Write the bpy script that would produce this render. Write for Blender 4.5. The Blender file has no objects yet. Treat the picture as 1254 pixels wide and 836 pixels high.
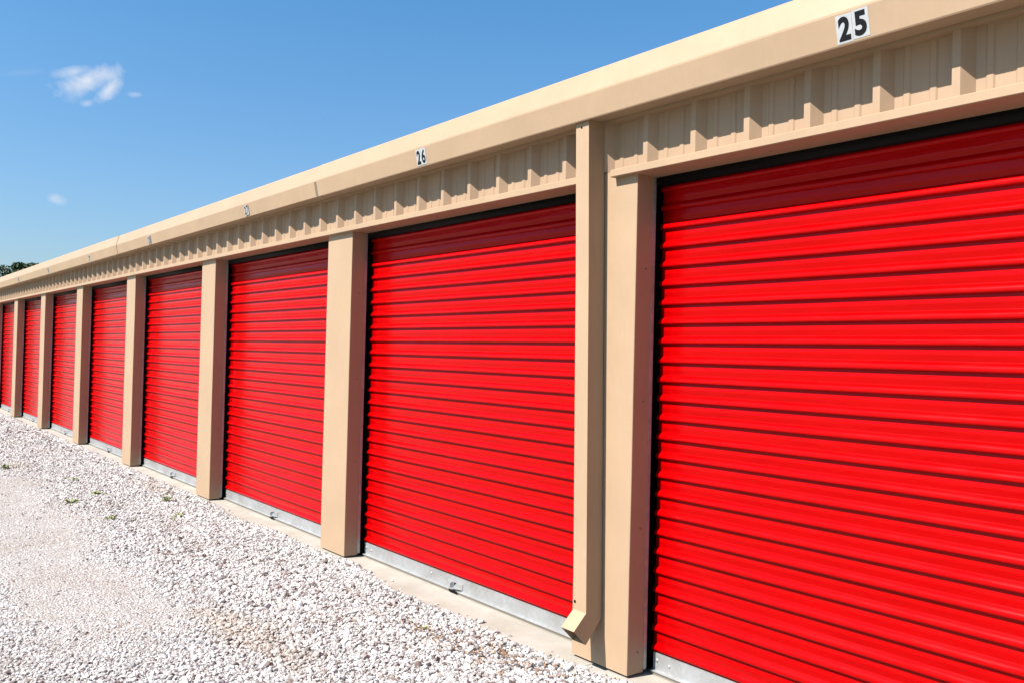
import bpy, bmesh, math, random
import numpy as np
from mathutils import Vector, Matrix, noise
random.seed(7)
rng = np.random.default_rng(11)
C = bpy.context.scene.collection
sc = bpy.context.scene
R = math.radians

# ------------------------------------------------------------------ materials
def mat(name):
    m = bpy.data.materials.new(name); m.use_nodes = True
    nt = m.node_tree; b = nt.nodes['Principled BSDF']
    return m, nt, b
def N(nt, typ, **kw):
    n = nt.nodes.new(typ)
    for k, v in kw.items():
        if k in n.inputs.keys() if isinstance(k, str) else False: n.inputs[k].default_value = v
        else: setattr(n, k, v)
    return n
def noise_tex(nt, scale, detail=4, rough=.55, mapscale=None, coord='Object'):
    tc = nt.nodes.new('ShaderNodeTexCoord')
    src = tc.outputs[coord]
    if mapscale:
        mp = nt.nodes.new('ShaderNodeMapping'); mp.inputs['Scale'].default_value = mapscale
        nt.links.new(src, mp.inputs[0]); src = mp.outputs[0]
    n = nt.nodes.new('ShaderNodeTexNoise')
    n.inputs['Scale'].default_value = scale; n.inputs['Detail'].default_value = detail
    n.inputs['Roughness'].default_value = rough
    nt.links.new(src, n.inputs['Vector'])
    return n.outputs['Fac']
def ramp(nt, fac, stops):
    r = nt.nodes.new('ShaderNodeValToRGB')
    while len(r.color_ramp.elements) < len(stops): r.color_ramp.elements.new(.5)
    for e, (p, c) in zip(r.color_ramp.elements, stops):
        e.position = p; e.color = (c, c, c, 1) if isinstance(c, (int, float)) else (*c, 1)
    nt.links.new(fac, r.inputs[0]); return r.outputs[0]
def mix(nt, fac, a, b, typ='MIX'):
    m = nt.nodes.new('ShaderNodeMix'); m.data_type = 'RGBA'; m.blend_type = typ
    for i, v in ((0, fac), (6, a), (7, b)):
        if hasattr(v, 'links') or hasattr(v, 'is_linked'): nt.links.new(v, m.inputs[i])
        else: m.inputs[i].default_value = v if i == 0 else (*v, 1)
    return m.outputs[2]
def bump(nt, b, h, dist, strength=1.0):
    n = nt.nodes.new('ShaderNodeBump'); n.inputs['Distance'].default_value = dist
    n.inputs['Strength'].default_value = strength
    nt.links.new(h, n.inputs['Height']); nt.links.new(n.outputs[0], b.inputs['Normal'])

def painted(name, col, rough, dirt=.12, bumpd=.0012, oil=3.0):
    m, nt, b = mat(name)
    n1 = ramp(nt, noise_tex(nt, 2.2, 5), [(.3, 1 - dirt), (.7, 1.0)])
    n2 = ramp(nt, noise_tex(nt, 60, 3, .6, (1, 1, .12)), [(.25, 1 - dirt * .45), (.6, 1.0)])
    c = mix(nt, 1.0, col, n1, 'MULTIPLY'); c = mix(nt, 1.0, c, n2, 'MULTIPLY')
    sp = ramp(nt, noise_tex(nt, 140, 2, .5), [(.0, 0), (.765, 0), (.79, .5)])
    c = mix(nt, sp, c, (col[0] * .45, col[1] * .42, col[2] * .4))
    nt.links.new(c, b.inputs['Base Color'])
    rr = ramp(nt, noise_tex(nt, 9, 4), [(.3, rough - .06), (.7, rough + .08)])
    nt.links.new(rr, b.inputs['Roughness'])
    b.inputs['Specular IOR Level'].default_value = .28
    bump(nt, b, noise_tex(nt, oil, 3, .5), bumpd * 5)
    return m
M_TAN = painted('tan_painted_steel', (.322, .219, .137), .42, .09)
M_TAN_F = painted('tan_painted_trim', (.330, .226, .143), .45, .09)
M_PANEL = painted('tan_painted_wall_panel', (.305, .205, .130), .45, .09)

def red_mat():
    m, nt, b = mat('red_painted_slats')
    n1 = ramp(nt, noise_tex(nt, 1.6, 5, .6, (1, 1, 2.5)), [(.3, .86), (.7, 1.0)])
    c = mix(nt, 1.0, (.345, .0003, .0008), n1, 'MULTIPLY')
    # pale scuffs along the rib crests, only where the crest stands proud
    tc = nt.nodes.new('ShaderNodeTexCoord'); sp = nt.nodes.new('ShaderNodeSeparateXYZ')
    nt.links.new(tc.outputs['Object'], sp.inputs[0])
    crest = nt.nodes.new('ShaderNodeMath'); crest.operation = 'LESS_THAN'; crest.inputs[1].default_value = -.0125
    nt.links.new(sp.outputs['Y'], crest.inputs[0])
    sc1 = ramp(nt, noise_tex(nt, 1.0, 6, .7, (9, 1, 90)), [(.0, 0), (.66, 0), (.70, .55)])
    sc0 = ramp(nt, noise_tex(nt, 1.0, 2, .5, (1.3, 1, 5)), [(.0, 0), (.58, 0), (.66, 1)])
    k = nt.nodes.new('ShaderNodeMath'); k.operation = 'MULTIPLY'
    nt.links.new(sc1, k.inputs[0]); nt.links.new(crest.outputs[0], k.inputs[1])
    k2 = nt.nodes.new('ShaderNodeMath'); k2.operation = 'MULTIPLY'
    nt.links.new(k.outputs[0], k2.inputs[0]); nt.links.new(sc0, k2.inputs[1])
    c = mix(nt, k2.outputs[0], c, (.52, .28, .26))
    dust = ramp(nt, noise_tex(nt, 190, 2, .5), [(.0, 0), (.76, 0), (.80, .12)])
    c = mix(nt, dust, c, (.5, .16, .14))
    nt.links.new(c, b.inputs['Base Color'])
    rr = ramp(nt, noise_tex(nt, 3, 4, .6, (1, 1, 6)), [(.3, .15), (.7, .26)])
    nt.links.new(rr, b.inputs['Roughness'])
    b.inputs['Specular IOR Level'].default_value = .11
    bump(nt, b, noise_tex(nt, 2.5, 3, .5, (1, 1, 4)), .006)
    return m
M_RED = red_mat()

def galv():
    m, nt, b = mat('galvanised_steel')
    v = nt.nodes.new('ShaderNodeTexVoronoi'); v.inputs['Scale'].default_value = 45
    tc = nt.nodes.new('ShaderNodeTexCoord'); nt.links.new(tc.outputs['Object'], v.inputs['Vector'])
    c = ramp(nt, v.outputs['Color'], [(.0, (.33, .335, .34)), (1, (.40, .40, .40))])
    d = ramp(nt, noise_tex(nt, 5, 5), [(.35, (.80, .78, .74)), (.65, (1, 1, 1))])
    c = mix(nt, 1.0, c, d, 'MULTIPLY')
    nt.links.new(c, b.inputs['Base Color'])
    b.inputs['Metallic'].default_value = .55; b.inputs['Roughness'].default_value = .5
    return m
M_GALV = galv()
m, nt, b = mat('zinc_bolt'); b.inputs['Base Color'].default_value = (.5, .5, .5, 1); b.inputs['Metallic'].default_value = .8; b.inputs['Roughness'].default_value = .35; M_BOLT = m
m, nt, b = mat('black_rubber'); b.inputs['Base Color'].default_value = (.0025, .002, .0025, 1); b.inputs['Roughness'].default_value = .6; b.inputs['Specular IOR Level'].default_value = .12; M_RUB = m
m, nt, b = mat('grey_bulb_seal'); b.inputs['Base Color'].default_value = (.20, .165, .125, 1); b.inputs['Roughness'].default_value = .8; M_SEAL = m
m, nt, b = mat('interior_shade_black'); b.inputs['Base Color'].default_value = (.003, .003, .003, 1); b.inputs['Roughness'].default_value = .9; b.inputs['Specular IOR Level'].default_value = .05; M_DARK = m  # near-black colour stands in for the shade inside the building
m, nt, b = mat('seam_shade'); b.inputs['Base Color'].default_value = (.13, .095, .065, 1); b.inputs['Roughness'].default_value = .8; M_SEAM_SHADE = m  # dark tone painted for the shadow in the eave seams
m, nt, b = mat('white_vinyl'); nt.links.new(ramp(nt, noise_tex(nt, 40, 3), [(.3, .30), (.7, .345)]), b.inputs['Base Color']); b.inputs['Roughness'].default_value = .4; M_WHITE = m
m, nt, b = mat('black_vinyl'); b.inputs['Base Color'].default_value = (.003, .003, .004, 1); b.inputs['Roughness'].default_value = .5; b.inputs['Specular IOR Level'].default_value = .2; M_BLACK = m
m, nt, b = mat('screw_head'); b.inputs['Base Color'].default_value = (.22, .12, .07, 1); b.inputs['Roughness'].default_value = .5; b.inputs['Metallic'].default_value = .3; M_SCREW = m
m, nt, b = mat('roof_sheet'); b.inputs['Base Color'].default_value = (.5, .45, .38, 1); b.inputs['Roughness'].default_value = .4; M_ROOF = m

def concrete():
    m, nt, b = mat('pale_concrete')
    a = ramp(nt, noise_tex(nt, 3, 6, .65), [(.3, (.235, .21, .17)), (.65, (.325, .30, .258))])
    f = ramp(nt, noise_tex(nt, 90, 4, .7), [(.3, .86), (.62, 1.0)])
    c = mix(nt, 1.0, a, f, 'MULTIPLY')
    st = ramp(nt, noise_tex(nt, 2.0, 5, .7, (1, 4, 1)), [(.0, 0), (.50, 0), (.68, .6)])
    c = mix(nt, st, c, (.26, .225, .175))
    nt.links.new(c, b.inputs['Base Color']); b.inputs['Roughness'].default_value = .85
    bump(nt, b, noise_tex(nt, 160, 4, .7), .002)
    return m
M_CONC = concrete()

def stone_mat():
    m, nt, b = mat('crushed_white_stone')
    oi = nt.nodes.new('ShaderNodeAttribute'); oi.attribute_type = 'INSTANCER'; oi.attribute_name = 'tone'
    base = ramp(nt, oi.outputs['Fac'], [(0.0, (.085, .055, .045)), (.04, (.15, .11, .09)), (.11, (.24, .205, .19)), (.25, (.32, .295, .282)), (.5, (.365, .350, .336)), (1, (.45, .440, .426))])
    od = nt.nodes.new('ShaderNodeAttribute'); od.attribute_type = 'INSTANCER'; od.attribute_name = 'earth'
    base = mix(nt, od.outputs['Fac'], base, (.27, .205, .15))
    n = ramp(nt, noise_tex(nt, 60, 4, .6), [(.3, .86), (.65, 1.0)])
    nt.links.new(mix(nt, 1.0, base, n, 'MULTIPLY'), b.inputs['Base Color'])
    b.inputs['Roughness'].default_value = .8
    return m
M_STONE = stone_mat()

def gravel_ground():
    m, nt, b = mat('gravel_fines')
    v = nt.nodes.new('ShaderNodeTexVoronoi'); v.inputs['Scale'].default_value = 75
    tc = nt.nodes.new('ShaderNodeTexCoord'); nt.links.new(tc.outputs['Object'], v.inputs['Vector'])
    c = ramp(nt, v.outputs['Color'], [(0, (.17, .145, .13)), (.35, (.26, .24, .222)), (1, (.335, .315, .298))])
    d = ramp(nt, noise_tex(nt, 1.3, 5, .6), [(.35, (.90, .84, .78)), (.65, (1, 1, 1))])
    c = mix(nt, 1.0, c, d, 'MULTIPLY')
    nt.links.new(c, b.inputs['Base Color']); b.inputs['Roughness'].default_value = .9
    mm = nt.nodes.new('ShaderNodeMath'); mm.operation = 'SUBTRACT'; mm.inputs[0].default_value = 1
    nt.links.new(v.outputs['Distance'], mm.inputs[1])
    bump(nt, b, mm.outputs[0], .012, .9)
    return m
M_FINES = gravel_ground()

def simple_noise_mat(name, c1, c2, scale, rough=.8, two=False):
    m, nt, b = mat(name)
    nt.links.new(ramp(nt, noise_tex(nt, scale, 4), [(.35, c1), (.65, c2)]), b.inputs['Base Color'])
    b.inputs['Roughness'].default_value = rough
    return m
M_GRASS = simple_noise_mat('unseen_grass', (.05, .09, .025), (.10, .13, .05), .4)  # kept dark so the unseen grass bounces little light
M_LEAF = simple_noise_mat('oak_leaves', (.018, .036, .010), (.05, .08, .022), 1.2, .8)
M_BARK = simple_noise_mat('bark', (.08, .06, .045), (.16, .12, .09), 8)
M_WEED = simple_noise_mat('weed_leaf', (.10, .15, .025), (.25, .27, .07), 30, .6)
M_WEED_D = simple_noise_mat('dark_weed_leaf', (.10, .13, .05), (.22, .22, .09), 30, .6)
M_DRY = simple_noise_mat('dry_leaf', (.10, .045, .018), (.25, .15, .08), 25, .8)
M_STEM = simple_noise_mat('weed_stem', (.26, .22, .10), (.36, .32, .14), 30, .7)

# ------------------------------------------------------------------ helpers
def link_mesh(name, bm, m, parent=None, smooth=False, label=None):
    me = bpy.data.meshes.new(name)
    bmesh.ops.recalc_face_normals(bm, faces=bm.faces)
    bm.to_mesh(me); bm.free()
    if smooth:
        for p in me.polygons: p.use_smooth = True
    if m: me.materials.append(m)
    o = bpy.data.objects.new(name, me); C.objects.link(o)
    if parent: o.parent = parent
    if label: o['label'] = label
    return o
def tag(o, label=None, cat=None, group=None, kind=None):
    if label: o['label'] = label
    if cat: o['category'] = cat
    if group: o['group'] = group
    if kind: o['kind'] = kind
    return o
def empty(name, loc=(0, 0, 0)):
    o = bpy.data.objects.new(name, None); C.objects.link(o); o.location = loc; o.empty_display_size = .2
    return o
def box(bm, x0, x1, y0, y1, z0, z1, bev=0.0):
    vs = [bm.verts.new((x, y, z)) for z in (z0, z1) for x, y in ((x0, y0), (x1, y0), (x1, y1), (x0, y1))]
    fs = []
    for q in ((0, 3, 2, 1), (4, 5, 6, 7), (0, 1, 5, 4), (1, 2, 6, 5), (2, 3, 7, 6), (3, 0, 4, 7)):
        fs.append(bm.faces.new([vs[i] for i in q]))
    if bev:
        es = list({e for f in fs for e in f.edges})
        bmesh.ops.bevel(bm, geom=es, offset=bev, segments=2, affect='EDGES', profile=.6)
    return vs
def extrude_x(bm, prof, xs, closed=False, disp=None):
    """sweep a (y, z) profile along x"""
    rows = []
    for x in xs:
        rows.append([bm.verts.new((x, y + (disp(x, z) if disp else 0), z)) for y, z in prof])
    n = len(prof)
    for a, b_ in zip(rows, rows[1:]):
        for i in range(n if closed else n - 1):
            j = (i + 1) % n
            bm.faces.new((a[i], b_[i], b_[j], a[j]))
    return rows
def disc(bm, c, r, h, axis='y', seg=10):
    """small domed bolt/screw head pointing to -y (axis y) or +x (axis x)"""
    rings = []
    for rr, hh in ((r, 0), (r, h * .6), (r * .6, h)):
        ring = []
        for k in range(seg):
            a = 2 * math.pi * k / seg
            if axis == 'y': p = (c[0] + rr * math.cos(a), c[1] - hh, c[2] + rr * math.sin(a))
            else: p = (c[0] + hh, c[1] + rr * math.cos(a), c[2] + rr * math.sin(a))
            ring.append(bm.verts.new(p))
        rings.append(ring)
    for a, b_ in zip(rings, rings[1:]):
        for k in range(seg): bm.faces.new((a[k], a[(k + 1) % seg], b_[(k + 1) % seg], b_[k]))
    bm.faces.new(rings[-1])

# ------------------------------------------------------------------ layout (metres; X along facade, Y into building)
P = 3.048; X0 = -3.135; PW = .4143
NL = 10                        # bays to the left of the near pillar
ZB = 2.494; ZA = 2.791
bld = empty('storage_building', (-14, 3, 0))
tag(bld, 'long low tan metal storage building with a row of red roll-up doors facing the gravel', 'storage building')
def part(name, bm, m, smooth=False, label=None, parent=None):
    o = link_mesh(name, bm, m, None, smooth, label)
    if parent is None:
        o.parent = bld; o.matrix_parent_inverse = Matrix.Translation((14, -3, 0))
    else:
        o.parent = parent; o.matrix_parent_inverse = Matrix.Translation(-parent.location)
    return o
XL = X0 - P * NL - PW; XR = X0 + P * 2

# pillars -------------------------------------------------------------
def pillar(i):
    xr = X0 - P * i; xl = xr - PW
    bm = bmesh.new()
    lx = .0015 * math.sin(i * 2.3)
    # C-shaped folded sheet: side return, front, side return with 2.5 mm soft folds
    e = .004
    pts = [(xl, .112), (xl, e), (xl + e * .3, e * .3), (xl + e, 0), (xl + PW * .5, -.0006), (xr - e, 0), (xr - e * .3, e * .3), (xr, e), (xr, .112)]
    zs = [0, .5, 1.0, 1.5, 2.0, 2.531 if i == 0 else 2.499]
    rows = []
    for z in zs:
        w = .0015 * noise.noise(Vector((i * 3.7, z * 1.3, 0)))
        rows.append([bm.verts.new((x + w + lx * z, y + w, z + (0.0 if z else .001))) for x, y in pts])
    for a, b_ in zip(rows, rows[1:]):
        for k in range(len(pts) - 1): bm.faces.new((a[k], a[k + 1], b_[k + 1], b_[k]))
    bm.faces.new(rows[0]); bm.faces.new(rows[-1])
    b2 = bm
    p = part('pillar', b2, M_TAN)
    for z in (.10, .72, 1.36, 2.02):
        bm = bmesh.new(); disc(bm, (xr + .0005, .072 , z + .01 * random.random()), .0055, .003, 'x')
        part('screw', bm, M_SCREW, parent=p)
    # galvanised guide angle behind each return
    for s, xe in ((1, xr), (-1, xl)):
        if i > 8: continue
        bm = bmesh.new()
        if s == 1: box(bm, xe - .03, xe + .002, .113, .135, .012, 2.493, .001)
        else: box(bm, xe - .002, xe + .03, .113, .135, .012, 2.493, .001)
        part('guide_rail', bm, M_GALV)
        bm = bmesh.new()
        if s == 1: box(bm, xe - .05, xe - .024, .136, .30, .0, 2.60)
        else: box(bm, xe + .024, xe + .05, .136, .30, .0, 2.60)
        part('slot_shade_box', bm, M_DARK)  # black backing painted as the shaded slot behind the guide
for i in range(-1, NL + 1): pillar(i)

# doors ---------------------------------------------------------------
PITCH = .0965
def door_profile():
    pr = []; z = .094
    pr.append((.000, z)); z = .094 + .014
    # from bottom: flat lip then for each pitch: underside, crest, upper slope, flat
    shape = [(.000, .0), (-.0030, .0003), (-.0120, .0018), (-.0152, .0045), (-.0166, .0090), (-.0164, .0150), (-.0145, .0205), (-.0100, .0265),
             (-.0045, .0320), (-.0008, .0355), (.0010, .0385), (.0, .042), (.0, .062), (-.0010, .0655), (.0, .069), (.0, .094)]
    n = 0
    while z < 2.43:
        for y, dz in shape: pr.append((y, z + dz))
        z += PITCH; n += 1
    for k in range(1, 9):                          # curtain rolls back over its drum
        a = k / 8 * R(70)
        pr.append((.16 * (1 - math.cos(a)), z + .16 * math.sin(a) * .6))
    return pr
PROF = door_profile()
def door(i):
    """i: bay index, bay i lies to the right of pillar i"""
    xl = X0 - P * i; xr = xl + P - PW
    Y = .178
    dx0 = xl + .012; dx1 = xr - .012
    bm = bmesh.new(); seed = i * 5.13
    def disp(x, z):
        return (.0022 * noise.noise(Vector((x * 1.1 + seed, z * 9.0, seed))) + .0035 * noise.noise(Vector((x * .6, z * .8, seed)))) * min(1, (z - .0) / .4)
    ns = 26
    extrude_x(bm, PROF, [(-.5 + k / ns) * (dx1 - dx0) for k in range(ns + 1)], False, disp)
    d = link_mesh('roller_door', bm, M_RED, None, True)
    loc = ((dx0 + dx1) / 2, Y, 0)
    loc = (loc[0], loc[1], .0035 * math.sin(i * 2.9) - .001)
    d.location = loc; d.parent = bld; d.matrix_parent_inverse = Matrix.Translation((14, -3, 0))
    sm = d.modifiers.new('solid', 'SOLIDIFY'); sm.thickness = .0015; sm.offset = 1
    def sub(name, bm, m, smooth=False):
        o = link_mesh(name, bm, m, None, smooth); o.parent = d; o.matrix_parent_inverse = Matrix.Translation((-loc[0], -loc[1], -loc[2])); return o
    # bottom bar: tall galvanised face with an outward foot
    bm = bmesh.new()
    pr = [(Y - .004, .096), (Y - .008, .0955), (Y - .0085, .012), (Y - .030, .010), (Y - .030, .0055), (Y + .012, .0055), (Y + .012, .096)]
    rows = extrude_x(bm, pr, [dx0 + .004, (dx0 + dx1) / 2, dx1 - .004], True)
    bm.faces.new(rows[0]); bm.faces.new(rows[-1])
    sub('bottom_bar', bm, M_GALV)
    bm = bmesh.new(); box(bm, dx0, dx1, Y - .022, Y + .014, -.011, .0054, .003); sub('bottom_seal', bm, M_SEAL)
    # latch pull
    xc = (dx0 + dx1) / 2 - .03 + .01 * math.sin(i * 4)
    yb = Y - .0088
    bm = bmesh.new()
    box(bm, xc - .085, xc + .085, yb - .004, yb, .022, .062, .0015)
    for s in (-1, 1):
        vs = [bm.verts.new(p) for p in ((xc + s * .085, yb - .004, .024), (xc + s * .025, yb - .030, .024), (xc + s * .025, yb - .004, .024),
                                        (xc + s * .085, yb - .004, .060), (xc + s * .025, yb - .026, .050), (xc + s * .025, yb - .004, .060))]
        for q in ((0, 1, 2), (3, 5, 4), (0, 3, 4, 1), (1, 4, 5, 2), (0, 2, 5, 3)): bm.faces.new([vs[k] for k in q])
    box(bm, xc - .022, xc + .022, yb - .034, yb - .004, .020, .026, .001)
    l = sub('latch_bracket', bm, M_BOLT)
    bm = bmesh.new(); box(bm, xc - .010, xc + .014, yb - .0062, yb - .0042, .032, .056, .0006); sub('latch_slot', bm, M_RUB)
    bm = bmesh.new(); box(bm, xc - .045, xc + .05, Y - .0315, Y - .0302, -.006, .011); sub('latch_slot', bm, M_RUB)
    for bx, bz in ((dx0 + .03, .060), (dx0 + .11, .052), (xc - .30, .058), (dx1 - .03, .06)):
        bm = bmesh.new(); disc(bm, (bx, Y - .0084, bz), .008, .005); sub('bolt', bm, M_BOLT)
    # header brush seal hanging from the soffit
    bm = bmesh.new()
    pr = [(.137, 2.60), (.137, 2.500), (.132, 2.485), (.131, 2.470), (.136, 2.456), (.146, 2.447), (.156, 2.447), (.162, 2.46), (.162, 2.60)]
    rows = extrude_x(bm, pr, [dx0 - .01, dx1 + .01], True)
    bm.faces.new(rows[0]); bm.faces.new(rows[-1])
    part('header_seal', bm, M_RUB, True)
for i in range(-1, NL + 1): door(i)

# header trim (J trim over the openings), broken behind the downspout --------
def header_trim(x0, x1):
    bm = bmesh.new(); e = .003
    pr = [(.135, ZB), (-.040 + e, ZB), (-.040, ZB + e), (-.040, 2.532 - e), (-.040 + e, 2.532), (.135, 2.532)]
    xs = [x0 + (x1 - x0) * k / 12 for k in range(13)]
    rows = extrude_x(bm, pr, xs, True, lambda x, z: .0012 * noise.noise(Vector((x * .7, z, 3))))
    bm.faces.new(rows[0]); bm.faces.new(rows[-1])
    t = part('header_trim', bm, M_TAN)
    x = x0 + .9
    while x < x1 - .3:
        bm = bmesh.new(); disc(bm, (x, .06, 0), .005, .003)
        for v in bm.verts: v.co = Vector((v.co.x, .06 + (v.co.z), ZB + (v.co.y - .06)))
        part('screw', bm, M_SCREW, parent=t); x += 1.22
header_trim(X0 - .155, XR)
header_trim(XL, X0 - .375)

# ribbed wall panel above the openings ---------------------------------------
bm = bmesh.new()
RS = .3048; yF = .026; yR = -.014
def panel_pts(x0, x1):
    pts = []
    k0 = math.floor((x0 + 1.855) / RS) - 1; k1 = math.ceil((x1 + 1.855) / RS) + 1
    for k in range(k0, k1):
        c = -1.855 + k * RS
        pts += [(c - .030, yF), (c - .015, yR), (c + .015, yR), (c + .052, yF)]
        for q in (1, 2):
            m_ = c + RS * q / 3
            pts += [(m_ - .017, yF), (m_ - .010, yF - .0045), (m_ + .010, yF - .0045), (m_ + .017, yF)]
    return [p_ for p_ in pts if x0 <= p_[0] <= x1]
for zz in [0]:
    pp = panel_pts(XL, XR)
    lo = [bm.verts.new((x, y, 2.533)) for x, y in pp]; hi = [bm.verts.new((x, y, 2.79)) for x, y in pp]
    for k in range(len(pp) - 1): bm.faces.new((lo[k], lo[k + 1], hi[k + 1], hi[k]))
part('wall_panel', bm, M_PANEL)

# eave trim sections ----------------------------------------------------------
seams = [XR, -.38, -6.507, -12.65, -18.8, -24.9, XL]
for k, (b_, a) in enumerate(zip(seams, seams[1:])):
    bm = bmesh.new(); o_ = .0035 * (k % 2); dz = .003 * (k % 2)
    pr = [(.03, 2.797), (-.130, 2.797), (-.1305, ZA - dz), (-.134 - o_, ZA - .0015 - dz), (-.1375 - o_, ZA + .001),
          (-.1615 - o_, 2.906), (-.1615 - o_, 2.912 + dz), (-.130 - o_, 3.028 + dz), (-.125, 3.036 + dz), (-.11, 3.038 + dz), (.20, 3.060 + dz)]
    x0 = a + (.003 if k < len(seams) - 2 else 0); x1 = b_
    nx = max(2, int((x1 - x0) / .25))
    xs = [x0 + (x1 - x0) * q / nx for q in range(nx + 1)]
    extrude_x(bm, pr, xs, False, lambda x, z: .0025 * noise.noise(Vector((x * .45, z * 2, 8 + k * .0))))
    et = part('eave_trim', bm, M_TAN_F)
    if k < len(seams) - 2:      # lap strip tucked behind the butt joint, coloured dark as the gap's shadow
        bm = bmesh.new(); lp = [(y + .0045, z - .0025) for y, z in pr[1:-1]]
        extrude_x(bm, lp, [a - .045, a + .05]); part('seam_shade_strip', bm, M_SEAM_SHADE, parent=et)

bm = bmesh.new(); box(bm, XL, XR, -.020, .03, 2.781, 2.7965, .001); part('soffit_trim', bm, M_PANEL)
# body: core, roof, ends -------------------------------------------------------
bm = bmesh.new(); box(bm, XL + .02, XR - .02, .42, .50, -.01, 2.9); part('interior_shade_panel', bm, M_DARK)  # black panel behind the doors, coloured as unlit interior
bm = bmesh.new(); box(bm, XL + .02, XR - .02, .036, .42, 2.60, 2.80); part('lintel', bm, M_DARK)
bm = bmesh.new()
prr = [(.18, 3.05), (4.6, 3.42), (9.0, 3.05), (9.0, 3.01), (4.6, 3.38), (.18, 3.01)]
rows = extrude_x(bm, prr, [XL - .03, XR + .03], True); bm.faces.new(rows[0]); bm.faces.new(rows[-1])
part('roof', bm, M_ROOF)
for xa, xb in ((XL, XL + .018), (XR - .018, XR)):
    bm = bmesh.new(); n = 30; pts = []
    outer = xa if xa == XL else xb; s = -1 if xa == XL else 1
    y = .45
    rows_lo = []; rows_hi = []
    while y < 8.95:
        for dy, dx in ((0, 0), (.03, .03), (.055, .03), (.085, 0)):
            yy = y + dy
            h = 3.04 + .36 * (1 - abs(yy - 4.6) / 4.4)
            rows_lo.append(bm.verts.new((outer + s * dx * .8, yy, 0))); rows_hi.append(bm.verts.new((outer + s * dx * .8, yy, h - .02)))
        y += .3048
    for k in range(len(rows_lo) - 1): bm.faces.new((rows_lo[k], rows_lo[k + 1], rows_hi[k + 1], rows_hi[k]))
    part('end_wall', bm, M_PANEL)
bm = bmesh.new(); box(bm, XL, XR, 8.93, 8.96, 0, 3.02); part('back_wall', bm, M_PANEL)
for xa in (XL + .001, XR - .031):
    bm = bmesh.new(); box(bm, xa, xa + .03, .032, .47, 0, 3.02); part('corner_trim', bm, M_TAN)

# downspout with kick-out -------------------------------------------------------
def downspout():
    bm = bmesh.new()
    w = .098; d = .104; t = .0016
    # stations along the pipe: (x of right edge, y front, z front, y back, z back)
    st = [(-3.377, -.1180, 2.796, -.006, 2.796), (-3.358, -.1130, 2.0, -.006, 2.0), (-3.338, -.1130, 1.1, -.005, 1.1), (-3.319, -.1130, .284, -.005, .244),
          (-3.3175, -.1950, .205, -.112, .125)]
    def ring(s, ins):
        x, yf, zf, yb, zb = s
        # unit vector from front to back in the (y,z) plane
        L = math.hypot(yb - yf, zb - zf); uy, uz = (yb - yf) / L * ins, (zb - zf) / L * ins
        return [bm.verts.new(p_) for p_ in ((x - w + ins, yf + uy, zf + uz), (x - ins, yf + uy, zf + uz), (x - ins, yb - uy, zb - uz), (x - w + ins, yb - uy, zb - uz))]
    outer = [ring(s, 0) for s in st]; inner = [ring(s, t) for s in st]
    for rr in (outer, inner):
        for a, b_ in zip(rr, rr[1:]):
            for k in range(4): bm.faces.new((a[k], a[(k + 1) % 4], b_[(k + 1) % 4], b_[k]))
    for e_ in (0, -1):
        for k in range(4): bm.faces.new((outer[e_][k], outer[e_][(k + 1) % 4], inner[e_][(k + 1) % 4], inner[e_][k]))
    # soft long folds
    es = [e for e in bm.edges if e.calc_length() > .05 and abs((e.verts[0].co - e.verts[1].co).z) > .03 and abs(e.verts[0].co.x - e.verts[1].co.x) < .03]
    o = part('downspout', bm, M_TAN)
    for x, y, z, r in ((-3.372 - .033, -.1132, .325, .008), (-3.385 - .045, -.1186, 2.762, .006)):
        bm = bmesh.new(); disc(bm, (x, y, z), r, .0022); part('screw', bm, M_RUB, parent=o)
    # seam where the elbow is crimped in
    bm = bmesh.new()
    for s, off in ((-3.3185, 0),):
        vs = []
    bm.free()
downspout()

# number plates -------------------------------------------------------------------
def digit_mesh(ch, height):
    cu = bpy.data.curves.new('digit', 'FONT'); cu.body = ch; cu.size = 1; cu.offset = .042 if ch in '1257' else .03; cu.extrude = .004; cu.resolution_u = 6
    o = bpy.data.objects.new('digit', cu); C.objects.link(o)
    dg = bpy.context.evaluated_depsgraph_get(); dg.update()
    me = bpy.data.meshes.new_from_object(o.evaluated_get(dg))
    bpy.data.objects.remove(o); bpy.data.curves.remove(cu)
    xs = [v.co.x for v in me.vertices]; ys = [v.co.y for v in me.vertices]
    cx = (min(xs) + max(xs)) / 2; cy = (min(ys) + max(ys)) / 2; h = max(ys) - min(ys); wd = max(xs) - min(xs)
    k = height / h; tw = height * (.58 if ch != '1' else .3)
    for v in me.vertices:
        v.co = Vector(((v.co.x - cx) * tw / wd, (v.co.y - cy) * k, v.co.z * .1))
    me.materials.append(M_BLACK); return me
FT = math.atan2(.024, .115)      # the fascia leans out at the top
DIG = {}
NUM = [('25', -1.875, .136, .106, .5), ('26', -4.950, .118, .104, -1.5), ('27', -8.000, .092, .092, 0), ('28', -11.13, .110, .096, 2.0), ('29', -14.22, .102, .09, 0), ('30', -17.32, .102, .09, 1.5), ('31', -20.40, .10, .09, -1)]
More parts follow.
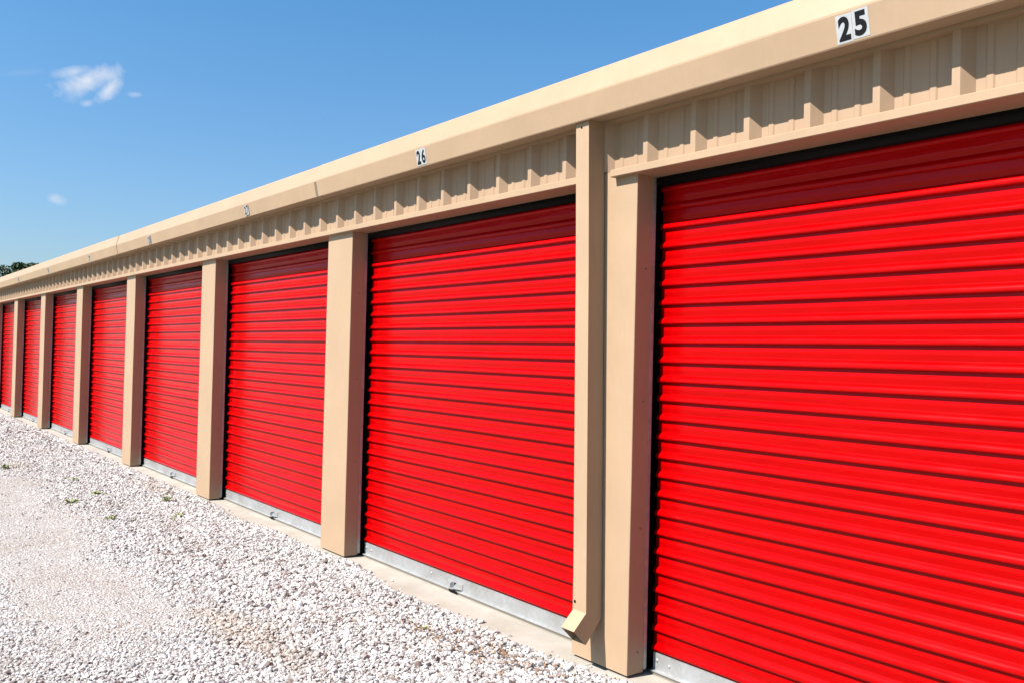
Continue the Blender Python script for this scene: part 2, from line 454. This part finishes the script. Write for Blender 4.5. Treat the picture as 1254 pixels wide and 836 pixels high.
for txt, x, w, h, tilt in NUM:
    zc = 2.849; yc = -.1375 - (zc - 2.791) / .115 * .024 - .0040
    rot = Matrix.Translation((x, yc, zc)) @ Matrix.Rotation(R(90) + FT, 4, 'X') @ Matrix.Rotation(R(tilt), 4, 'Z')
    bm = bmesh.new()
    for s in (-1, 1): box(bm, s * w / 4 - w / 4 + .0006, s * w / 4 + w / 4 - .0006, -h / 2 + (.0015 * s), h / 2 + (.0015 * s), -.0008, .0008)
    pl = link_mesh('number_plate', bm, M_WHITE); pl.matrix_world = rot
    pl.parent = bld; pl.matrix_parent_inverse = Matrix.Translation((14, -3, 0)); pl['label'] = 'white plate with black number %s' % txt
    for s, ch in zip((-1, 1), txt):
        if ch not in DIG: DIG[ch] = digit_mesh(ch, .084)
        n_ = bpy.data.objects.new('numeral', DIG[ch]); C.objects.link(n_)
        n_.parent = pl; n_.location = (s * w / 4.1, .0015 * s, .0011); n_.scale = (w / .134, h / .098, 1)

# ------------------------------------------------------------------ ground
def sheet(name, x0, x1, y0, y1, z, m, kind='structure', label=None):
    bm = bmesh.new(); vs = [bm.verts.new(p_) for p_ in ((x0, y0, z), (x1, y0, z), (x1, y1, z), (x0, y1, z))]; bm.faces.new(vs)
    o = link_mesh(name, bm, m); tag(o, label, None, None, kind); return o
sheet('ground', -900, 900, -900, 900, -.075, M_GRASS, label='unseen green grass beyond the gravel lot, placed near to lower bounced light')  # out of view; lot edge drawn in so grass cuts the ground bounce
# gravel lot: fines, gently uneven
bm = bmesh.new(); gx = np.concatenate([np.linspace(-90, -30, 25), np.linspace(-29.5, 12, 170)]); gy = np.concatenate([np.linspace(-7, -6, 3), np.linspace(-5.8, 0.10, 60)])
def lot_z(x, y):
    e = max(0, min(1, (-y - .05) / .5))
    track = -.010 * math.exp(-((y + 1.62 + .08 * math.sin(x * .35)) / .42) ** 2)
    und = .010 * noise.noise(Vector((x * .5, y * .9, 1.0))) + .005 * noise.noise(Vector((x * 2.1, y * 2.4, 4.0)))
    return -.030 + track * e + und * e - .012 * (1 - e)
rows = [[bm.verts.new((x, y, lot_z(x, y))) for x in gx] for y in gy]
for a, b_ in zip(rows, rows[1:]):
    for k in range(len(gx) - 1): bm.faces.new((a[k], a[k + 1], b_[k + 1], b_[k]))
g = link_mesh('gravel_lot', bm, M_FINES, None, True); tag(g, 'pale dusty fines under the loose gravel of the lot', None, None, 'structure')

# concrete slab in pours with narrow joints
bm = bmesh.new(); e_ = .006
xj = [XR + .05] + [X0 - P * i - .255 for i in range(-1, NL + 1)] + [XL - .3]
for a, b_ in zip(xj[1:], xj):
    vs = box(bm, a + .002, b_ - .002, -.16, .55, -.20, -.0125)
bmesh.ops.bevel(bm, geom=[e for e in bm.edges if min(v.co.z for v in e.verts) > -.02 and max(v.co.y for v in e.verts) < 0], offset=.006, segments=2, affect='EDGES')
sl = link_mesh('concrete_slab', bm, M_CONC); tag(sl, 'cream concrete slab edge running under the doors and pillars', None, None, 'structure')

# ------------------------------------------------------------------ loose stones (one geometry nodes object)
def stones():
    XA, XB, YA, YB_ = -34.0, -1.2, -3.6, -.02
    pts = []; scl = []; tone = []; earth = []
    def add(n, x0, x1, y0, y1, f):
        x = rng.uniform(x0, x1, n); y = rng.uniform(y0, y1, n)
        f(x, y)
    def vis(x, y):       # what the photo sees plus a step to the side
        return (y > -3.45 + .105 * (-x)) & (y < -.02)
    def lz(x, y): return np.array([lot_z(a, b) for a, b in zip(x, y)])
    def track_w(x, y):
        wob = .10 * np.sin(x * .8 + .5) + .07 * np.sin(x * 2.3) + .05 * np.sin(x * 5.1 + 1)
        t = (y + 1.80 + wob) / .62
        return np.clip(1.25 - np.abs(t) ** 1.6, 0, 1) * np.clip((-x - 4.4) / 1.2, 0.25, 1)
    for (x0, x1, dens, big) in ((-9.0, -1.2, 8000, 1.0), (-15.0, -9.0, 5600, 1.10), (-24.0, -15.0, 2600, 1.4), (-34.0, -24.0, 900, 1.9)):
        n = int(dens * (x1 - x0) * (YB_ - YA))
        x = rng.uniform(x0, x1, n); y = rng.uniform(YA, YB_, n)
        k = vis(x, y); x, y = x[k], y[k]
        tw = track_w(x, y)
        s = np.clip(rng.lognormal(math.log(.0072), .36, len(x)), .004, .022) * big
        s = s * (1 - .52 * tw * rng.uniform(.55, 1, len(x)))
        patch = np.array([noise.noise(Vector((a * 1.1, b * 1.6, 9))) for a, b in zip(x, y)])
        s = s * (1 + .18 * patch)
        z = lz(x, y) + rng.uniform(-.2, .85, len(x)) * s * (1 - .65 * tw) + .002 - .006 * tw
        # ragged border against the slab: only some stones spill onto it
        edge = -.115 + .035 * np.sin(x * 1.7) + .03 * np.sin(x * 4.3 + 2) + np.clip((-x - 4.0) * .012, 0, .075)
        over = y - edge
        keep = (over < 0) | (rng.random(len(x)) < np.exp(-np.clip(over, 0, 9) / .014) * .8 + .004)
        onslab = y > -.16
        z = np.where(onslab, np.maximum(z, -.0125 + s * .25), z)
        # banked slightly up against the slab
        z = z + np.where(y > -.40, .014 * np.exp(-np.abs(y + .16) / .10), 0) * (~onslab)
        x, y, z, s, tw = x[keep], y[keep], z[keep], s[keep], tw[keep]
        t = rng.random(len(x)); t = np.where(rng.random(len(x)) < .5 * tw, t * .5 + .40, t)
        pe = np.array([noise.noise(Vector((a * .9, b * 2.2, 31))) + .6 * noise.noise(Vector((a * 4, b * 6, 12))) for a, b in zip(x, y)])
        band = np.exp(-((y + 1.22 + .1 * np.sin(x)) / .16) ** 2) + 1.3 * np.exp(-((y + .26) / .10) ** 2 - ((x + 3.9) / .5) ** 2)
        ea = np.clip(.9 * pe + .62 * band * (.55 + .6 * np.exp(-((x + 5.1) / .7) ** 2)) - .20, 0, .85) * rng.uniform(.3, 1, len(x))
        earth.append(ea)
        pts.append(np.stack([x, y, z], 1)); scl.append(s); tone.append(t)
    pts = np.concatenate(pts); scl = np.concatenate(scl); tone = np.concatenate(tone); earth = np.concatenate(earth)
    print('stones', len(pts))
    me = bpy.data.meshes.new('loose_gravel'); me.vertices.add(len(pts)); me.vertices.foreach_set('co', pts.astype(np.float32).ravel())
    for nm, arr in (('size', scl), ('tone', tone), ('earth', earth)):
        a = me.attributes.new(nm, 'FLOAT', 'POINT'); a.data.foreach_set('value', arr.astype(np.float32))
    me.update()
    o = bpy.data.objects.new('loose_gravel', me); C.objects.link(o)
    ng = bpy.data.node_groups.new('scatter_stones', 'GeometryNodeTree')
    ng.interface.new_socket('Geometry', in_out='INPUT', socket_type='NodeSocketGeometry')
    ng.interface.new_socket('Geometry', in_out='OUTPUT', socket_type='NodeSocketGeometry')
    L = ng.links.new; nn = ng.nodes.new
    gi = nn('NodeGroupInput'); go = nn('NodeGroupOutput')
    g2i = nn('GeometryNodeGeometryToInstance')
    for v in range(7):
        ico = nn('GeometryNodeMeshIcoSphere'); ico.inputs['Radius'].default_value = 1; ico.inputs['Subdivisions'].default_value = 1 if v % 3 else 2
        sp = nn('GeometryNodeSetPosition')
        rv = nn('FunctionNodeRandomValue'); rv.data_type = 'FLOAT_VECTOR'
        am = .34 if v % 3 else .20
        rv.inputs[0].default_value = (-am,) * 3; rv.inputs[1].default_value = (am,) * 3; rv.inputs['Seed'].default_value = v * 13 + 5
        L(ico.outputs['Mesh'], sp.inputs['Geometry']); L(rv.outputs[0], sp.inputs['Offset'])
        tr = nn('GeometryNodeTransform'); tr.inputs['Scale'].default_value = (1.25 + .1 * (v % 2), .95 - .05 * (v % 3), .66 + .05 * (v % 4))
        L(sp.outputs[0], tr.inputs['Geometry'])
        mt = nn('GeometryNodeSetMaterial'); mt.inputs['Material'].default_value = M_STONE; L(tr.outputs[0], mt.inputs['Geometry'])
        sh = nn('GeometryNodeSetShadeSmooth'); sh.inputs['Shade Smooth'].default_value = False; L(mt.outputs[0], sh.inputs['Geometry'])
        L(sh.outputs[0], g2i.inputs[0])
    ip = nn('GeometryNodeInstanceOnPoints')
    L(gi.outputs[0], ip.inputs['Points']); L(g2i.outputs[0], ip.inputs['Instance']); ip.inputs['Pick Instance'].default_value = True
    ri = nn('FunctionNodeRandomValue'); ri.data_type = 'INT'; ri.inputs[4].default_value = 0; ri.inputs[5].default_value = 6; L(ri.outputs[2], ip.inputs['Instance Index'])
    rr = nn('FunctionNodeRandomValue'); rr.data_type = 'FLOAT_VECTOR'; rr.inputs[0].default_value = (-.7, -.7, 0); rr.inputs[1].default_value = (.7, .7, 6.283); rr.inputs['Seed'].default_value = 3
    L(rr.outputs[0], ip.inputs['Rotation'])
    na = nn('GeometryNodeInputNamedAttribute'); na.data_type = 'FLOAT'; na.inputs['Name'].default_value = 'size'
    L(na.outputs[0], ip.inputs['Scale'])
    L(ip.outputs[0], go.inputs[0])
    md = o.modifiers.new('scatter', 'NODES'); md.node_group = ng
    me.materials.append(M_STONE)
    tag(o, 'loose crushed white and pinkish stone covering the lot in front of the doors', None, None, 'stuff')
stones()

# ------------------------------------------------------------------ weeds and dry leaves
def leaf(bm, base, direction, up, L, W, curl=.3):
    d = direction.normalized(); side = d.cross(up).normalized(); n = side.cross(d).normalized()
    pts = []
    for t, w in ((0, .12), (.35, 1), (.7, .8), (1, .05)):
        c = base + d * (L * t) - n * (L * curl * t * t) * (-1 if False else 1)
        pts.append((bm.verts.new(c - side * W * w * .5 + n * W * .15 * w), bm.verts.new(c), bm.verts.new(c + side * W * w * .5 + n * W * .15 * w)))
    for a, b_ in zip(pts, pts[1:]):
        bm.faces.new((a[0], a[1], b_[1], b_[0])); bm.faces.new((a[1], a[2], b_[2], b_[1]))
def weed(x, y, r, h, n, m, label, seed):
    rd = random.Random(seed); z0 = lot_z(x, y) + .004
    e = empty('weed', (x, y, z0)); tag(e, label, 'weed', 'small weeds growing through the gravel')
    bl = bmesh.new(); bs = bmesh.new()
    for k in range(n):
        a = rd.uniform(0, 2 * math.pi); el = rd.uniform(.15, 1.1)
        L = r * rd.uniform(.5, 1.0)
        off = Vector((rd.uniform(-r, r) * .5, rd.uniform(-r, r) * .35, rd.uniform(0, h) ))
        leaf(bl, off, Vector((math.cos(a) * math.cos(el), math.sin(a) * math.cos(el), math.sin(el))), Vector((0, 0, 1)), L * .6, L * .26, rd.uniform(.1, .5))
        if k % 4 == 0:
            s = Vector((off.x * .3, off.y * .3, -.01)); w = .0012
            v = [bs.verts.new(p_) for p_ in (s + Vector((-w, 0, 0)), s + Vector((w, 0, 0)), s + Vector((0, w * 1.6, 0)), off + Vector((0, 0, .003)))]
            for q in ((0, 1, 3), (1, 2, 3), (2, 0, 3)): bs.faces.new([v[i] for i in q])
    lo = link_mesh('leaf_cluster', bl, m, e); so = link_mesh('stem', bs, M_STEM, e)
for k, a in enumerate([
    (-9.44, -.36, .10, .050, 34, M_WEED_D, 'darker upright weed standing in the gravel near the fourth tan pillar'),
    (-8.52, -.53, .075, .022, 34, M_WEED, 'bright green low weed in the gravel nearest the fourth door from the right'),
    (-8.35, -.64, .06, .015, 14, M_WEED, 'yellowish small weed sprout just in front of the bright green weed'),
    (-8.75, -1.08, .08, .014, 18, M_WEED, 'flat yellow-green weed patch in the gravel at the edge of the wheel track'),
    (-8.55, -.93, .06, .020, 16, M_WEED_D, 'small dark tuft beside the flat yellow-green weed patch'),
    (-11.4, -.84, .09, .04, 20, M_WEED, 'upright yellow-green weed in gravel far back toward the distant doors'),
    (-12.9, -1.33, .13, .02, 26, M_WEED, 'low spread weed patch at the left edge of the photo, farthest from the doors'),
    (-10.25, -.86, .13, .014, 22, M_WEED, 'long thin weed streak lying in the gravel behind the wheel track'),
    (-9.8, -1.18, .12, .012, 18, M_WEED, 'pale flat weed patch just left of the wheel track start'),
    (-4.42, -.385, .045, .014, 20, M_WEED, 'small green seedling near the slab in front of the second door from the right')]):
    weed(*a, seed=40 + k)
def dry_leaves():
    bm = bmesh.new(); rd = random.Random(5)
    for cx, cy, sx, sy, n in ((-3.78, -.27, .28, .045, 170), (-3.95, -.42, .22, .05, 90), (-4.3, -.40, .2, .03, 50), (-4.75, -.70, .12, .03, 10), (-3.25, .10, .05, .02, 6), (-6.1, -1.25, .5, .25, 16), (-5.0, -1.2, .5, .2, 12), (-7.6, -.6, 1.2, .3, 8), (-4.35,-.5,.35,.08,18), (-3.02, -.02, .05, .03, 9)):
        for k in range(n):
            x = rd.gauss(cx, sx); y = rd.gauss(cy, sy)
            z = (lot_z(x, y) + .020) if y < -.16 else -.010
            a = rd.uniform(0, 6.28)
            leaf(bm, Vector((x, y, z + rd.uniform(0, .004))), Vector((math.cos(a), math.sin(a), rd.uniform(-.1, .5))), Vector((0, 0, 1)), rd.uniform(.014, .040), rd.uniform(.006, .014), rd.uniform(-.4, .6))
    o = link_mesh('leaf_litter', bm, M_DRY); tag(o, 'scattered dry brown leaf scraps on the gravel along the slab', None, None, 'stuff')
dry_leaves()

# ------------------------------------------------------------------ trees beyond the far end
def tree(x, y, H, rad, label, seed, nleaf=15000):
    rd = random.Random(seed)
    e = empty('tree', (x, y, -.07)); tag(e, label, 'tree', 'trees beyond the building')
    bt = bmesh.new()
    def limb(p0, p1, r0, r1, seg=8, kink=.12):
        prev = None
        for s in range(5):
            t = s / 4; c = p0.lerp(p1, t) + Vector((rd.uniform(-kink, kink), rd.uniform(-kink, kink), 0)) * (1 if 0 < s < 4 else 0)
            r = r0 + (r1 - r0) * t
            ring = [bt.verts.new(c + Vector((math.cos(2 * math.pi * k / seg) * r, math.sin(2 * math.pi * k / seg) * r, 0))) for k in range(seg)]
            if prev:
                for k in range(seg): bt.faces.new((prev[k], prev[(k + 1) % seg], ring[(k + 1) % seg], ring[k]))
            prev = ring
    limb(Vector((0, 0, 0)), Vector((0, 0, H * .45)), .035 * H, .022 * H)
    clumps = []
    for k in range(16):
        a = rd.uniform(0, 6.28); rr = rad * rd.uniform(.15, .78); z = H * rd.uniform(.42, .93)
        rr *= (1.15 - abs(z / H - .6) * 1.6)
        c = Vector((math.cos(a) * rr, math.sin(a) * rr, z)); clumps.append((c, rad * rd.uniform(.22, .42)))
        limb(Vector((0, 0, H * rd.uniform(.25, .45))), c, .012 * H, .003 * H, 6, .3)
    clumps.append((Vector((0, 0, H * .95)), rad * .25))
    tr = link_mesh('trunk', bt, M_BARK, e)
    bl = bmesh.new()
    for k in range(nleaf):
        c, r = rd.choice(clumps)
        v = Vector((rd.gauss(0, 1), rd.gauss(0, 1), rd.gauss(0, 1))).normalized() * r * rd.uniform(.35, 1.05) ** .6
        v.z *= .72; p_ = c + v
        s = rd.uniform(.09, .19)
        u = Vector((rd.uniform(-1, 1), rd.uniform(-1, 1), rd.uniform(-.6, .6))).normalized(); w = u.cross(Vector((rd.uniform(-1, 1), rd.uniform(-1, 1), rd.uniform(-1, 1)))).normalized()
        vs = [bl.verts.new(p_ + q) for q in (u * s, w * s * .6, -u * s, -w * s * .6)]
        bl.faces.new(vs)
    link_mesh('crown', bl, M_LEAF, e)
tree(-119.5, 14.6, 11.1, 3.4, 'taller broadleaf tree rising above the far end of the roof', 3)
tree(-121, 10.2, 8.7, 2.4, 'lower broadleaf tree at the left edge beside the taller tree', 9)
tree(-124, 4.6, 8.0, 2.8, 'broadleaf tree farthest left beyond the end of the building', 15)
for o in list(bpy.data.objects):
    pass

# ------------------------------------------------------------------ camera
f_, yaw, pitch, roll, D, Hc = 1087.567, .914537, .0143687, .0240318, 3.182626, 1.580764
fw = Vector((-math.sin(yaw) * math.cos(pitch), math.cos(yaw) * math.cos(pitch), math.sin(pitch)))
r_ = Vector((math.cos(yaw), math.sin(yaw), 0)); u_ = r_.cross(fw)
r2 = math.cos(roll) * r_ + math.sin(roll) * u_; u2 = -math.sin(roll) * r_ + math.cos(roll) * u_
cam = bpy.data.cameras.new('camera'); co = bpy.data.objects.new('camera', cam); C.objects.link(co)
cam.sensor_width = 36; cam.lens = 36 * f_ / 1254; cam.clip_start = .05; cam.clip_end = 3000
Mx = Matrix((r2, u2, -fw)).transposed().to_4x4(); Mx.translation = Vector((0, -D, Hc)); co.matrix_world = Mx
sc.camera = co

# ------------------------------------------------------------------ light
SAZ, SEL = R(11), R(48.8)
L_ = Vector((math.sin(SAZ) * math.cos(SEL), math.cos(SAZ) * math.cos(SEL), -math.sin(SEL)))
sd = bpy.data.lights.new('sun', 'SUN'); sd.energy = 5.0; sd.angle = R(.53); sd.color = (1, .955, .905)
so = bpy.data.objects.new('sun', sd); C.objects.link(so); so.rotation_euler = L_.to_track_quat('-Z', 'Y').to_euler(); so.location = (0, -10, 12)
w = bpy.data.worlds.new('World'); sc.world = w; w.use_nodes = True; nt = w.node_tree
bg = nt.nodes['Background']
sky = nt.nodes.new('ShaderNodeTexSky'); sky.sky_type = 'NISHITA'; sky.sun_disc = False
sky.sun_elevation = SEL; sky.sun_rotation = math.atan2(-L_.x, -L_.y); sky.altitude = 0; sky.air_density = 1.0; sky.dust_density = 1.2; sky.ozone_density = 2.5
bg.inputs['Strength'].default_value = .058
# small fair-weather clouds in the sky, placed by direction
def world_dir(px, py):
    return (fw * f_ + r2 * (px - 627) - u2 * (py - 418)).normalized()
tc = nt.nodes.new('ShaderNodeTexCoord'); gen = tc.outputs['Generated']
nz = nt.nodes.new('ShaderNodeTexNoise'); nz.inputs['Scale'].default_value = 38; nz.inputs['Detail'].default_value = 8; nz.inputs['Roughness'].default_value = .62
nt.links.new(gen, nz.inputs['Vector'])
nz2 = nt.nodes.new('ShaderNodeTexNoise'); nz2.inputs['Scale'].default_value = 14; nz2.inputs['Detail'].default_value = 5
nt.links.new(gen, nz2.inputs['Vector'])
def vmath(op, a, b=None, out='Vector'):
    n = nt.nodes.new('ShaderNodeVectorMath'); n.operation = op
    for i, v in enumerate((a, b)):
        if v is None: continue
        if hasattr(v, 'is_linked'): nt.links.new(v, n.inputs[i])
        else: n.inputs[i].default_value = v
    return n.outputs[out]
def smath(op, a, b=None, clamp=False):
    n = nt.nodes.new('ShaderNodeMath'); n.operation = op; n.use_clamp = clamp
    for i, v in enumerate((a, b)):
        if v is None: continue
        if hasattr(v, 'is_linked'): nt.links.new(v, n.inputs[i])
        else: n.inputs[i].default_value = v
    return n.outputs[0]
total = None
for px, py, rx, ry, ang, amt in ((108, 99, 38, 14, 18, .9), (92, 88, 22, 8, 10, .6), (133, 110, 20, 9, 45, .75), (30, 89, 22, 4, 5, .07), (166, 116, 10, 4, 0, .35), (86, 118, 9, 10, 0, .2), (107, 127, 8, 4, 10, .4), (68, 244, 11, 6, -20, .42)):
    c = world_dir(px, py); cr = r2 - c * r2.dot(c); cr.normalize(); cu = cr.cross(c) * -1; cu = c.cross(cr) * -1 if False else cr.cross(-c)
    a = R(-ang); ax = cr * math.cos(a) + cu * math.sin(a); ay = -cr * math.sin(a) + cu * math.cos(a)
    sx = rx / f_; sy = ry / f_
    d = vmath('SUBTRACT', gen, tuple(c))
    u = smath('DIVIDE', vmath('DOT_PRODUCT', d, tuple(ax), 'Value'), sx); v = smath('DIVIDE', vmath('DOT_PRODUCT', d, tuple(ay), 'Value'), sy)
    q = smath('ADD', smath('MULTIPLY', u, u), smath('MULTIPLY', v, v))
    front = smath('GREATER_THAN', vmath('DOT_PRODUCT', gen, tuple(c), 'Value'), 0)
    base = smath('SUBTRACT', 1.0, smath('SQRT', q))                    # 1 in the middle, 0 at the rim
    k = smath('ADD', base, smath('MULTIPLY', smath('SUBTRACT', nz.outputs['Fac'], .50), 2.0))
    k = smath('MULTIPLY', smath('MULTIPLY', smath('MULTIPLY', k, 1.0, True), amt), front, True)
    total = k if total is None else smath('MAXIMUM', total, k)
mx = nt.nodes.new('ShaderNodeMix'); mx.data_type = 'RGBA'
nt.links.new(total, mx.inputs[0]); tint = nt.nodes.new('ShaderNodeMix'); tint.data_type = 'RGBA'; tint.blend_type = 'MULTIPLY'; tint.inputs[0].default_value = 1; sepz = nt.nodes.new('ShaderNodeSeparateXYZ'); nt.links.new(gen, sepz.inputs[0])
mr = nt.nodes.new('ShaderNodeMapRange'); mr.inputs[1].default_value = 0; mr.inputs[2].default_value = .38; nt.links.new(sepz.outputs['Z'], mr.inputs[0])
tg = nt.nodes.new('ShaderNodeMix'); tg.data_type = 'RGBA'; nt.links.new(mr.outputs[0], tg.inputs[0]); tg.inputs[6].default_value = (.88, .93, 1.02, 1); tg.inputs[7].default_value = (.57, 1.06, 1.28, 1)
nt.links.new(tg.outputs[2], tint.inputs[7]); nt.links.new(sky.outputs[0], tint.inputs[6]); nt.links.new(tint.outputs[2], mx.inputs[6]); mx.inputs[7].default_value = (5.6, 5.8, 6.4, 1)
nt.links.new(mx.outputs[2], bg.inputs['Color'])

sc.view_settings.view_transform = 'Standard'; sc.view_settings.look = 'None'; sc.view_settings.exposure = 1.35; sc.view_settings.gamma = 1
sc.cycles.max_bounces = 8
